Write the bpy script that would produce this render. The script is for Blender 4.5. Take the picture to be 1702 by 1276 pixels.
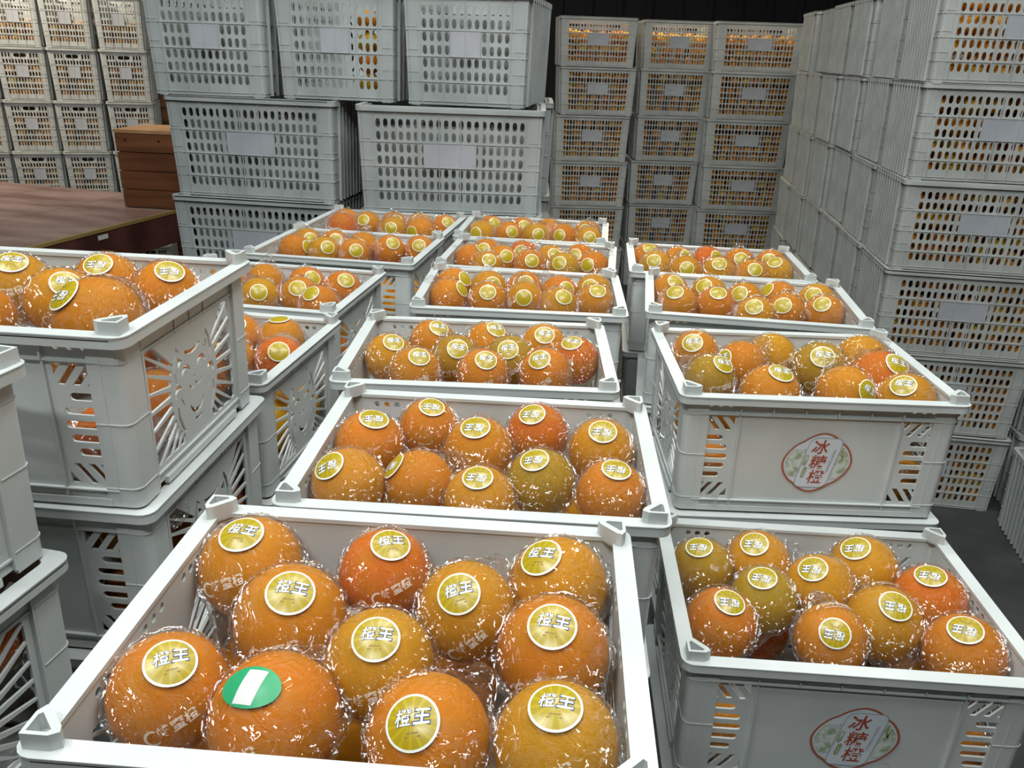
import bpy, bmesh, math, random
from mathutils import Vector, Matrix, noise
PI = math.pi
scn = bpy.context.scene
for o in list(bpy.data.objects): bpy.data.objects.remove(o)
COL = scn.collection
random.seed(7)

# ------------------------------------------------------------------ camera
CZ = 1.55                                  # eye height above the concrete floor
F_PX, PITCH, ROLL = 1353.16, 0.386437, 0.033599
FW = Vector((0, math.cos(PITCH), -math.sin(PITCH)))
r0 = Vector((1, 0, 0)); u0 = r0.cross(FW)
RT = r0*math.cos(ROLL) + u0*math.sin(ROLL)
UP = -r0*math.sin(ROLL) + u0*math.cos(ROLL)
cd = bpy.data.cameras.new('camera'); cam = bpy.data.objects.new('camera', cd); COL.objects.link(cam)
cd.sensor_width = 36; cd.lens = 36*F_PX/1702; cd.clip_start = .02; cd.clip_end = 60
M = Matrix((( RT.x, UP.x, -FW.x, 0), (RT.y, UP.y, -FW.y, 0), (RT.z, UP.z, -FW.z, CZ), (0, 0, 0, 1)))
cam.matrix_world = M
scn.camera = cam

def ray(px, py): return FW*F_PX + RT*(px-851) - UP*(py-638)
def at_z(px, py, z):                       # point of the photo on a level z (camera at 0)
    d = ray(px, py); return d*(z/d.z)

# ------------------------------------------------------------------ world, light, exposure
w = bpy.data.worlds.new('world'); scn.world = w; w.use_nodes = True
w.node_tree.nodes['Background'].inputs[0].default_value = (.84, .92, 1, 1)
w.node_tree.nodes['Background'].inputs[1].default_value = .07
scn.view_settings.view_transform = 'Standard'; scn.view_settings.look = 'None'
scn.view_settings.gamma = 1; scn.view_settings.exposure = -0.30; scn.view_settings.use_curve_mapping = False
scn.cycles.transparent_max_bounces = 20
scn.cycles.max_bounces = 8

def area(name, loc, aim, sx, sy, power, col):
    l = bpy.data.lights.new(name, 'AREA'); l.shape = 'RECTANGLE'; l.size = sx; l.size_y = sy
    l.energy = power; l.color = col
    o = bpy.data.objects.new(name, l); COL.objects.link(o); o.location = (loc[0], loc[1], loc[2]+CZ)
    d = Vector(aim)-Vector(loc); o.rotation_euler = d.to_track_quat('-Z', 'Y').to_euler(); return o
COOL = (.93, .985, .975); WARM = (1.0, .80, .52)
area('tube_light', (-1.2, .3, 2.0), (-.1, 1.0, -.4), 1.2, .12, 38, COOL)
area('tube_light', (.8, .6, 2.0), (.3, 1.4, -.4), 1.2, .12, 36, COOL)
area('tube_light', (.1, 2.3, 2.3), (.1, 1.8, -.5), 1.2, .12, 42, COOL)
area('tube_light', (-.4, -1.1, 2.0), (.1, 1.6, -.6), 1.2, .12, 46, COOL)
for q, (lx, ly, lz) in enumerate(((-.6, .35, 1.7), (.55, -.2, 1.8), (-.2, 1.25, 2.0), (1.3, 1.9, 2.0), (-1.0, 2.0, 2.1), (.45, .75, 2.2))):
    area('led_lamp', (lx, ly, lz), (.0, 1.1, -.45), .34, .13, 9.0, COOL)
area('far_lamp', (-3.3, 4.4, 1.35), (-3.4, 5.3, .5), .5, .3, 100, (1, .90, .72))
area('far_lamp', (.8, 6.1, 1.0), (.8, 5.8, .0), 1.3, .2, 34, (1, .86, .62))
area('far_lamp', (1.9, 3.0, 1.5), (1.9, 3.5, .2), 1.4, .3, 20, (1, .93, .82))

# ------------------------------------------------------------------ materials
def mat(name):
    m = bpy.data.materials.new(name); m.use_nodes = True
    return m, m.node_tree, m.node_tree.nodes['Principled BSDF']
def nd(t, kind, **kw):
    n = t.nodes.new(kind)
    for k, v in kw.items(): setattr(n, k, v)
    return n
def plain(name, col, rough=.5, metallic=0):
    m, t, b = mat(name); b.inputs['Base Color'].default_value = (*col, 1); b.inputs['Roughness'].default_value = rough
    b.inputs['Metallic'].default_value = metallic; return m
def noisy(name, c1, c2, scale, rough=.5, bump=.0, bscale=None, detail=6, stretch=(1, 1, 1), lo=.35, hi=.65, bdist=.002):
    m, t, b = mat(name)
    tc = nd(t, 'ShaderNodeTexCoord'); mp = nd(t, 'ShaderNodeMapping'); mp.inputs['Scale'].default_value = stretch
    t.links.new(tc.outputs['Object'], mp.inputs[0])
    n = nd(t, 'ShaderNodeTexNoise'); n.inputs['Scale'].default_value = scale; n.inputs['Detail'].default_value = detail
    t.links.new(mp.outputs[0], n.inputs['Vector'])
    r = nd(t, 'ShaderNodeValToRGB'); r.color_ramp.elements[0].position = lo; r.color_ramp.elements[1].position = hi
    r.color_ramp.elements[0].color = (*c1, 1); r.color_ramp.elements[1].color = (*c2, 1)
    t.links.new(n.outputs['Fac'], r.inputs[0]); t.links.new(r.outputs[0], b.inputs['Base Color'])
    b.inputs['Roughness'].default_value = rough
    if bump:
        n2 = nd(t, 'ShaderNodeTexNoise'); n2.inputs['Scale'].default_value = bscale or scale*6
        t.links.new(mp.outputs[0], n2.inputs['Vector'])
        bp = nd(t, 'ShaderNodeBump'); bp.inputs['Strength'].default_value = bump; bp.inputs['Distance'].default_value = bdist
        t.links.new(n2.outputs['Fac'], bp.inputs['Height']); t.links.new(bp.outputs[0], b.inputs['Normal'])
    return m
M_CRATE = noisy('white_crate_plastic', (.51, .535, .52), (.58, .60, .585), 9, .33, .12, 40)
M_PERF = noisy('pale_crate_plastic', (.43, .445, .43), (.55, .565, .55), 7, .42, .1, 30)
M_PERF_OLD = noisy('greyed_crate_plastic', (.38, .41, .41), (.50, .53, .53), 5, .45, .1, 30)
M_LABELP = noisy('label_panel_plastic', (.36, .37, .40), (.42, .43, .46), 12, .5)
for m_ in (M_PERF, M_PERF_OLD):
    b_ = m_.node_tree.nodes['Principled BSDF']; t_ = m_.node_tree
    tr = nd(t_, 'ShaderNodeBsdfTranslucent'); tr.inputs[0].default_value = (.85, .80, .68, 1)
    mx = nd(t_, 'ShaderNodeMixShader'); mx.inputs[0].default_value = .22
    out = t_.nodes['Material Output']
    t_.links.new(b_.outputs[0], mx.inputs[1]); t_.links.new(tr.outputs[0], mx.inputs[2]); t_.links.new(mx.outputs[0], out.inputs[0])
M_FLOOR = noisy('dark_concrete', (.018, .019, .020), (.05, .052, .052), 3.5, .75, .5, 60)
M_DARK = noisy('dark_hall_cladding', (.006, .007, .010), (.012, .013, .017), 2, .8)
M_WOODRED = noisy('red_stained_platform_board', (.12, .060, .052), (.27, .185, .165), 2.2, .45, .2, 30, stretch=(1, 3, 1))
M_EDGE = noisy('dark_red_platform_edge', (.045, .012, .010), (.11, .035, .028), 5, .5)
M_BRASS = plain('worn_yellow_edge_strip', (.28, .20, .06), .4)
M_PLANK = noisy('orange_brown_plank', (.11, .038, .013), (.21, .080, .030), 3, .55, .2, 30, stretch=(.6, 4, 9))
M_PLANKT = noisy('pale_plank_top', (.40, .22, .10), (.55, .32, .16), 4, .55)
M_STEEL = plain('dark_steel', (.05, .05, .055), .4, .8)
M_PALLET = noisy('pallet_timber', (.12, .08, .05), (.22, .15, .09), 5, .7, .2)
M_WHITE = plain('white_ink', (.80, .82, .86), .5)
M_BLUEINK = plain('dark_blue_ink', (.03, .05, .12), .5)
M_BROWNINK = plain('brown_ink', (.25, .14, .02), .5)
M_REDINK = plain('red_brown_ink', (.36, .055, .022), .5)
M_REDRIM = plain('russet_border_ink', (.40, .10, .045), .5)
M_STK = noisy('sticker_paper', (.60, .65, .70), (.66, .70, .74), 20, .4)
M_GREY = plain('grey_line_ink', (.30, .34, .35), .5)
M_OLIVE = noisy('olive_ink', (.24, .27, .11), (.36, .38, .20), 60, .5)
M_PALEGRN = noisy('pale_green_artwork_ink', (.28, .36, .22), (.62, .66, .62), 95, .5, lo=.38, hi=.56)
M_GREENS = plain('green_sticker', (.02, .30, .12), .4)
M_TAG = plain('white_tag', (.6, .6, .58), .5)
M_LINER = noisy('crate_liner_film', (.26, .28, .27), (.42, .44, .42), 6, .35, .5, 14, bdist=.02)

def disc_mat():                            # yellow sticker face with faint radiating segments
    m, t, b = mat('yellow_sticker')
    tc = nd(t, 'ShaderNodeTexCoord'); sp = nd(t, 'ShaderNodeSeparateXYZ'); t.links.new(tc.outputs['Object'], sp.inputs[0])
    at = nd(t, 'ShaderNodeMath', operation='ARCTAN2'); t.links.new(sp.outputs[1], at.inputs[0]); t.links.new(sp.outputs[0], at.inputs[1])
    ml = nd(t, 'ShaderNodeMath', operation='MULTIPLY'); ml.inputs[1].default_value = 14; t.links.new(at.outputs[0], ml.inputs[0])
    sn = nd(t, 'ShaderNodeMath', operation='SINE'); t.links.new(ml.outputs[0], sn.inputs[0])
    r = nd(t, 'ShaderNodeValToRGB'); t.links.new(sn.outputs[0], r.inputs[0])
    r.color_ramp.elements[0].position = .2; r.color_ramp.elements[0].color = (.36, .26, .010, 1)
    r.color_ramp.elements[1].position = .9; r.color_ramp.elements[1].color = (.43, .32, .015, 1)
    t.links.new(r.outputs[0], b.inputs['Base Color']); b.inputs['Roughness'].default_value = .28
    return m
M_YEL = disc_mat()
M_RING = plain('white_sticker_border', (.78, .78, .70), .3)

def peel_mat(name, use_obj):
    m, t, b = mat(name)
    tc = nd(t, 'ShaderNodeTexCoord')
    if use_obj:
        oi = nd(t, 'ShaderNodeObjectInfo'); base = oi.outputs['Color']
    else:
        g = nd(t, 'ShaderNodeNewGeometry'); r = nd(t, 'ShaderNodeValToRGB'); t.links.new(g.outputs['Random Per Island'], r.inputs[0])
        e = r.color_ramp.elements; e[0].color = (.50, .14, .010, 1); e[1].color = (.58, .38, .03, 1)
        q = e.new(.5); q.color = (.66, .24, .015, 1); base = r.outputs[0]
    n = nd(t, 'ShaderNodeTexNoise'); n.inputs['Scale'].default_value = 1.6; n.inputs['Detail'].default_value = 4
    t.links.new(tc.outputs['Object'], n.inputs['Vector'])
    mr = nd(t, 'ShaderNodeMapRange'); mr.inputs[1].default_value = .42; mr.inputs[2].default_value = .72; mr.inputs[4].default_value = .55
    t.links.new(n.outputs['Fac'], mr.inputs[0])
    mx = nd(t, 'ShaderNodeMix', data_type='RGBA'); mx.inputs['B'].default_value = (.44, .20, .006, 1)
    t.links.new(mr.outputs[0], mx.inputs['Factor']); t.links.new(base, mx.inputs['A'])
    n3 = nd(t, 'ShaderNodeTexNoise'); n3.inputs['Scale'].default_value = 44; t.links.new(tc.outputs['Object'], n3.inputs['Vector'])
    mr3 = nd(t, 'ShaderNodeMapRange'); mr3.inputs[1].default_value = .56; mr3.inputs[2].default_value = .72; mr3.inputs[4].default_value = .30
    t.links.new(n3.outputs['Fac'], mr3.inputs[0])
    mx2 = nd(t, 'ShaderNodeMix', data_type='RGBA'); mx2.inputs['B'].default_value = (.35, .09, .01, 1)
    t.links.new(mr3.outputs[0], mx2.inputs['Factor']); t.links.new(mx.outputs['Result'], mx2.inputs['A'])
    t.links.new(mx2.outputs['Result'], b.inputs['Base Color'])
    bp = nd(t, 'ShaderNodeBump'); bp.inputs['Strength'].default_value = .25; bp.inputs['Distance'].default_value = .008
    t.links.new(n3.outputs['Fac'], bp.inputs['Height']); t.links.new(bp.outputs[0], b.inputs['Normal'])
    b.inputs['Roughness'].default_value = .5; b.inputs['Specular IOR Level'].default_value = .12
    return m
M_PEEL = peel_mat('orange_peel', True)
M_PEELS = peel_mat('loose_orange_peel', False)

def film_mat():
    m = bpy.data.materials.new('clear_film'); m.use_nodes = True; t = m.node_tree; t.nodes.clear()
    out = nd(t, 'ShaderNodeOutputMaterial'); tc = nd(t, 'ShaderNodeTexCoord')
    n = nd(t, 'ShaderNodeTexNoise'); n.inputs['Scale'].default_value = 1.25; n.inputs['Detail'].default_value = 2.0; n.inputs['Distortion'].default_value = 1.2
    t.links.new(tc.outputs['Object'], n.inputs['Vector'])
    s = nd(t, 'ShaderNodeMath', operation='SUBTRACT'); s.inputs[1].default_value = .5; t.links.new(n.outputs['Fac'], s.inputs[0])
    a = nd(t, 'ShaderNodeMath', operation='ABSOLUTE'); t.links.new(s.outputs[0], a.inputs[0])
    bp = nd(t, 'ShaderNodeBump'); bp.inputs['Strength'].default_value = .8; bp.inputs['Distance'].default_value = .50
    t.links.new(a.outputs[0], bp.inputs['Height'])
    lw = nd(t, 'ShaderNodeLayerWeight'); lw.inputs['Blend'].default_value = .5
    p = nd(t, 'ShaderNodeMath', operation='POWER'); p.inputs[1].default_value = 3.2; t.links.new(lw.outputs['Facing'], p.inputs[0])
    mr = nd(t, 'ShaderNodeMapRange'); mr.inputs[3].default_value = .13; mr.inputs[4].default_value = .60; t.links.new(p.outputs[0], mr.inputs[0])
    g = nd(t, 'ShaderNodeBsdfGlossy'); g.inputs['Roughness'].default_value = .035; g.inputs['Color'].default_value = (1, 1, 1, 1)
    t.links.new(bp.outputs[0], g.inputs['Normal'])
    tr = nd(t, 'ShaderNodeBsdfTransparent'); tr.inputs[0].default_value = (.975, .972, .97, 1)
    mx = nd(t, 'ShaderNodeMixShader'); t.links.new(mr.outputs[0], mx.inputs[0]); t.links.new(tr.outputs[0], mx.inputs[1]); t.links.new(g.outputs[0], mx.inputs[2])
    d = nd(t, 'ShaderNodeBsdfDiffuse'); d.inputs[0].default_value = (.8, .78, .76, 1)
    mx2 = nd(t, 'ShaderNodeMixShader'); mx2.inputs[0].default_value = .012
    t.links.new(mx.outputs[0], mx2.inputs[1]); t.links.new(d.outputs[0], mx2.inputs[2]); t.links.new(mx2.outputs[0], out.inputs[0])
    return m
M_FILM = film_mat()
def ink_mat():
    m = bpy.data.materials.new('thin_white_film_ink'); m.use_nodes = True; t = m.node_tree; t.nodes.clear()
    out = nd(t, 'ShaderNodeOutputMaterial'); tr = nd(t, 'ShaderNodeBsdfTransparent'); d = nd(t, 'ShaderNodeBsdfDiffuse')
    d.inputs[0].default_value = (.85, .78, .68, 1); mx = nd(t, 'ShaderNodeMixShader'); mx.inputs[0].default_value = .62
    t.links.new(tr.outputs[0], mx.inputs[1]); t.links.new(d.outputs[0], mx.inputs[2]); t.links.new(mx.outputs[0], out.inputs[0]); return m
M_FILMINK = ink_mat()

# ------------------------------------------------------------------ mesh building helpers
class MB:
    def __init__(s): s.v = []; s.f = []; s.m = []; s.mats = []
    def mi(s, m):
        if m not in s.mats: s.mats.append(m)
        return s.mats.index(m)
    def add(s, vs, fs, m):
        k = len(s.v); i = s.mi(m)
        s.v += [tuple(p) for p in vs]; s.f += [tuple(k+a for a in f) for f in fs]; s.m += [i]*len(fs)
    def box(s, x0, x1, y0, y1, z0, z1, m, fn=None):
        vs = [Vector((x, y, z)) for z in (z0, z1) for y in (y0, y1) for x in (x0, x1)]
        if fn: vs = [fn(p) for p in vs]
        s.add(vs, [(0, 2, 3, 1), (4, 5, 7, 6), (0, 1, 5, 4), (2, 6, 7, 3), (0, 4, 6, 2), (1, 3, 7, 5)], m)
    def prism(s, poly, z0, z1, m, fn=None, cap=True):
        n = len(poly); vs = [Vector((x, y, z)) for z in (z0, z1) for x, y in poly]
        if fn: vs = [fn(p) for p in vs]
        fs = [(i, (i+1) % n, n+(i+1) % n, n+i) for i in range(n)]
        if cap: fs += [tuple(range(n-1, -1, -1)), tuple(range(n, 2*n))]
        s.add(vs, fs, m)
    def mesh(s, name, smooth=False):
        me = bpy.data.meshes.new(name); me.from_pydata(s.v, [], s.f); me.update()
        for m in s.mats: me.materials.append(m)
        me.polygons.foreach_set('material_index', s.m)
        if smooth: me.polygons.foreach_set('use_smooth', [True]*len(s.f))
        bm = bmesh.new(); bm.from_mesh(me); bmesh.ops.recalc_face_normals(bm, faces=bm.faces); bm.to_mesh(me); bm.free()
        return me
def link(name, me, parent=None, loc=None):
    o = bpy.data.objects.new(name, me); COL.objects.link(o)
    if parent is not None: o.parent = parent
    if loc is not None: o.location = loc
    return o
def tag(o, label=None, cat=None, group=None, kind=None):
    if label: o['label'] = label
    if cat: o['category'] = cat
    if group: o['group'] = group
    if kind: o['kind'] = kind
    return o
def W3(x, y, z): return Vector((x, y, z+CZ))     # camera-origin coordinates -> world

def fill2d(outer, holes, thick):
    """flat sheet with holes, thickness centred on w=0; returns verts (u,v,w), faces"""
    cu = bpy.data.curves.new('t', 'CURVE'); cu.dimensions = '2D'; cu.fill_mode = 'BOTH'; cu.extrude = thick/2
    for poly in [outer]+holes:
        sp = cu.splines.new('POLY'); sp.points.add(len(poly)-1)
        for i, (x, y) in enumerate(poly): sp.points[i].co = (x, y, 0, 1)
        sp.use_cyclic_u = True
    ob = bpy.data.objects.new('t', cu); me = ob.to_mesh()
    vs = [v.co.copy() for v in me.vertices]; fs = [tuple(p.vertices) for p in me.polygons]
    ob.to_mesh_clear(); bpy.data.objects.remove(ob); bpy.data.curves.remove(cu)
    return vs, fs
def text2d(s, size=1.0, offset=0.0, shear=0.0, align='CENTER'):
    cu = bpy.data.curves.new('t', 'FONT'); cu.body = s; cu.size = 1.0; cu.offset = offset/size; cu.shear = shear
    cu.align_x = align; cu.align_y = 'CENTER'; cu.resolution_u = 2; cu.fill_mode = 'FRONT'
    ob = bpy.data.objects.new('t', cu); me = ob.to_mesh()
    vs = [v.co*size for v in me.vertices]; fs = [tuple(p.vertices) for p in me.polygons]
    ob.to_mesh_clear(); bpy.data.objects.remove(ob); bpy.data.curves.remove(cu)
    return vs, fs
def stadium(cx, cy, L, h, n=4, vert=False):
    r = h/2; pts = []
    for k in range(n+1):
        a = -PI/2+PI*k/n; pts.append((L/2-r+r*math.cos(a), r*math.sin(a)))
    for k in range(n+1):
        a = PI/2+PI*k/n; pts.append((-L/2+r+r*math.cos(a), r*math.sin(a)))
    if vert: pts = [(-y, x) for x, y in pts]
    return [(cx+x, cy+y) for x, y in pts]
def circ(cx, cy, r, n=10, ry=None): return [(cx+r*math.cos(2*PI*k/n), cy+(ry or r)*math.sin(2*PI*k/n)) for k in range(n)]
def rrect(hx, hy, r, n=4):
    pts = []
    for sx, sy, a0 in ((1, 1, 0), (-1, 1, PI/2), (-1, -1, PI), (1, -1, 1.5*PI)):
        for k in range(n+1):
            a = a0+PI/2*k/n; pts.append((sx*(hx-r)+r*math.cos(a), sy*(hy-r)+r*math.sin(a)))
    return pts
def stroke(pts, wd):                        # polygon around a polyline (tapering ends)
    n = len(pts); L = []; Rr = []
    for i, p in enumerate(pts):
        a = pts[max(i-1, 0)]; b = pts[min(i+1, n-1)]; dx, dy = b[0]-a[0], b[1]-a[1]; l = math.hypot(dx, dy) or 1
        h = wd/2*(.35+.65*math.sin(PI*(i+.35)/(n-1+.7))); L.append((p[0]-dy/l*h, p[1]+dx/l*h)); Rr.append((p[0]+dy/l*h, p[1]-dx/l*h))
    return L+Rr[::-1]
def arc(cx, cy, r, a0, a1, n=7, ry=None): return [(cx+r*math.cos(math.radians(a0+(a1-a0)*k/n)), cy+(ry or r)*math.sin(math.radians(a0+(a1-a0)*k/n))) for k in range(n+1)]

# ================================================================== THE SETTING
def slab(name, x0, x1, y0, y1, z0, z1, m):
    b = MB(); b.box(x0, x1, y0, y1, z0, z1, m); o = link(name, b.mesh(name)); tag(o, kind='structure'); return o
slab('floor', -7, 6, -2.5, 9, -.1, 0, M_FLOOR)
slab('ceiling', -7, 6, -2.5, 9, 4.6, 4.7, M_DARK)
def clad(name, axis, pos, a0, a1):
    b = MB(); n = int((a1-a0)/.3)
    b.box(*((a0, a1, pos, pos+.1) if axis == 'x' else (pos, pos+.1, a0, a1)), 0, 4.6, M_DARK)
    for k in range(n):
        c = a0+.15+k*.3
        if axis == 'x': b.box(c-.03, c+.03, pos-.03, pos, 0, 4.6, M_DARK)
        else: b.box(pos-.02, pos+.12, c-.03, c+.03, 0, 4.6, M_DARK)
    tag(link(name, b.mesh(name)), kind='structure')
clad('wall_back', 'x', 9, -7, 6); clad('wall_left', 'y', -7.1, -2.5, 9); clad('wall_right', 'y', 6, -2.5, 9)
clad('wall_front', 'x', -2.6, -7, 6)

# ================================================================== FRUIT CRATE (small white one with cat side)
CH = .183; RX, RY = .200, .1525             # height, rim half sizes
TX, TY, BX, BY = .191, .1440, .1875, .1405   # outer wall half sizes at rim / at base
def hx(z): return BX+(TX-BX)*z/CH
def hy(z): return BY+(TY-BY)*z/CH
def map_front(sgn):                         # (u,v,w) -> front/back wall
    def fn(p): return Vector((p.x*hx(p.y)/TX, sgn*(hy(p.y)-p.z), p.y))
    return fn
def map_end(sgn):
    def fn(p): return Vector((sgn*(hx(p.y)-p.z), p.x*hy(p.y)/TY, p.y))
    return fn
def corner_at(sx, sy):                      # rigid corner column following the taper
    def fn(p): return Vector((sx*(hx(p.z)-p.x), sy*(hy(p.z)-p.y), p.z))
    return fn
def long_holes():
    hs = []
    T = CH
    for s in (-1, 1):
        c = -.141*1
        for k in (-1, 0, 1): hs.append(circ(s*(c+k*.0135), T-.0145, .0040, 10))
        # slanted slots above
        def par(x0, x1, y0, y1, sh): return [(s*(c+x0), y0), (s*(c+x1), y0), (s*(c+x1+sh), y1), (s*(c+x0+sh), y1)]
        y0, y1 = T-.054, T-.032
        hs.append(par(-.004, .0035, y0, y1, -.0165)); hs.append(par(.0115, .0190, y0, y1, -.0165))
        hs.append([(s*(c+.0225), T-.046), (s*(c+.0225), y1), (s*(c+.0115), y1)])
        hs.append([(s*(c-.0225), y0), (s*(c-.0115), y0), (s*(c-.0160), T-.0475), (s*(c-.0200), T-.0465), (s*(c-.0225), T-.0490)])
        for k, L in enumerate((.031, .038, .040, .037, .031)):
            hs.append(stadium(s*(c-.0225+L/2+(0 if k < 3 else -.0)), T-.066-k*.0148, L, .0082))
        y0, y1 = T-.160, T-.138
        hs.append(par(-.0215, -.0140, y0, y1, .0165)); hs.append(par(-.0060, .0015, y0, y1, .0165))
        hs.append([(s*(c+.0225), y0), (s*(c+.0225), T-.147), (s*(c+.0125), y0)])
        hs.append([(s*(c-.0225), y1), (s*(c-.0105), y1), (s*(c-.0165), T-.147), (s*(c-.0210), T-.1465), (s*(c-.0225), T-.143)])
    return hs
def overlap(a, b):
    def cr(p, q, r): return (q[0]-p[0])*(r[1]-p[1])-(q[1]-p[1])*(r[0]-p[0])
    for i in range(len(a)):
        p, q = a[i-1], a[i]
        for j in range(len(b)):
            r, t = b[j-1], b[j]
            if cr(p, q, r)*cr(p, q, t) < 0 and cr(r, t, p)*cr(r, t, q) < 0: return True
    x, y = a[0]; ins = False
    for j in range(len(b)):
        (x1, y1), (x2, y2) = b[j-1], b[j]
        if (y1 > y) != (y2 > y) and x < (x2-x1)*(y-y1)/(y2-y1)+x1: ins = not ins
    return ins
def cat_holes():
    """ray openings left and right of a smiling cat outline with pierced features"""
    hs = []; T = CH; cx, cy = 0, .082; HX, y0, y1 = .098, .022, .148
    def inner(a):                           # outline of the cat body and head
        a = math.degrees(a) % 360
        r = .053
        for c0, wd, h in ((62, 14, .014), (118, 14, .014)):
            r += h*math.exp(-((a-c0)/wd)**2)
        r += .010*math.exp(-((a-270)/45)**2)
        return r
    def outer(a):
        c, s = math.cos(a), math.sin(a); t = 9
        if abs(c) > 1e-6: t = min(t, HX/abs(c))
        if s > 1e-6: t = min(t, (y1-cy)/s)
        if s < -1e-6: t = min(t, (cy-y0)/-s)
        return t
    def rays(a_list):
        for a0, a1 in a_list:
            a0, a1 = math.radians(a0), math.radians(a1); mid = (a0+a1)/2
            if min(outer(a0), outer(a1), outer(mid)) - max(inner(a0), inner(a1), inner(mid)) < .006: continue
            N = 4; bar = .0019
            pin = []; pout = []
            for k in range(N+1):
                a = a0+(a1-a0)*k/N
                ri, ro_ = inner(a)+.003, outer(a)
                sh = bar*(1 if k == 0 else -1 if k == N else 0)
                pin.append((cx+ri*math.cos(a)-sh*math.sin(a), cy+ri*math.sin(a)+sh*math.cos(a)))
                pout.append((cx+ro_*math.cos(a), cy+ro_*math.sin(a)))
            # corner of the panel
            hs.append(pin+pout[::-1])
    right = [(-58, -50), (-49.5, -42), (-41.5, -34), (-33, -24), (-22.5, -12.5), (-11, -1), (1, 11), (12.5, 22.5), (24, 32), (33, 39.5)]
    rays(right); rays([(180-b, 180-a) for a, b in right])
    n0 = len(hs)
    for s in (-1, 1):
        hs.append([(s*.078, .146), (s*.084, .146), (s*.070, .1335), (s*.064, .1295)])
        # ear: outer slit and inner triangle
        hs.append(stroke([(s*.047, .094), (s*.049, .108), (s*.046, .124), (s*.040, .137), (s*.034, .130)], .0056))
        hs.append([(s*.040, .112), (s*.039, .126), (s*.029, .119)])
        hs.append(stroke(arc(s*.021, .096, .0115, 15, 165), .0060))        # laughing eyes
        hs.append(stroke(arc(s*.0085, .083, .0075, 190, 350), .0036))       # muzzle
        hs.append(stroke(arc(s*.044, .080, .0085, 30, 200) if s < 0 else arc(s*.044, .080, .0085, 150, -20), .0066))   # raised paw
        hs.append(stroke([(s*.050, .064), (s*.049, .050), (s*.043, .036), (s*.036, .027)], .0052))
        hs.append(stroke([(s*.033, .060), (s*.037, .067), (s*.040, .0725)], .0030))
    hs.append(stroke([(-.021, .127), (-.012, .1235), (0, .122), (.012, .1235), (.021, .127)], .0060))
    hs.append(stroke(arc(0, .062, .020, 200, 340), .0066))
    hs.append([(-.004, .0895), (.004, .0895), (0, .086)])
    hs.append(stroke([(-.010, .033), (0, .031), (.010, .033)], .0042))
    feats = [[(x*.88, cy+(y-cy)*.88) for x, y in h] for h in hs[n0:] if abs(h[0][0]) < .06]; hs = hs[:n0]
    for h in feats:
        if not any(overlap(h, q) for q in hs): hs.append(h)
        else: print('skipped', [round(v, 3) for v in h[0]])
    for g in (-1, 0, 1):
        for k in (-1, 0, 1): hs.append(circ(g*.068+k*.0135, T-.0145, .0040, 10))
    return hs

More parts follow.
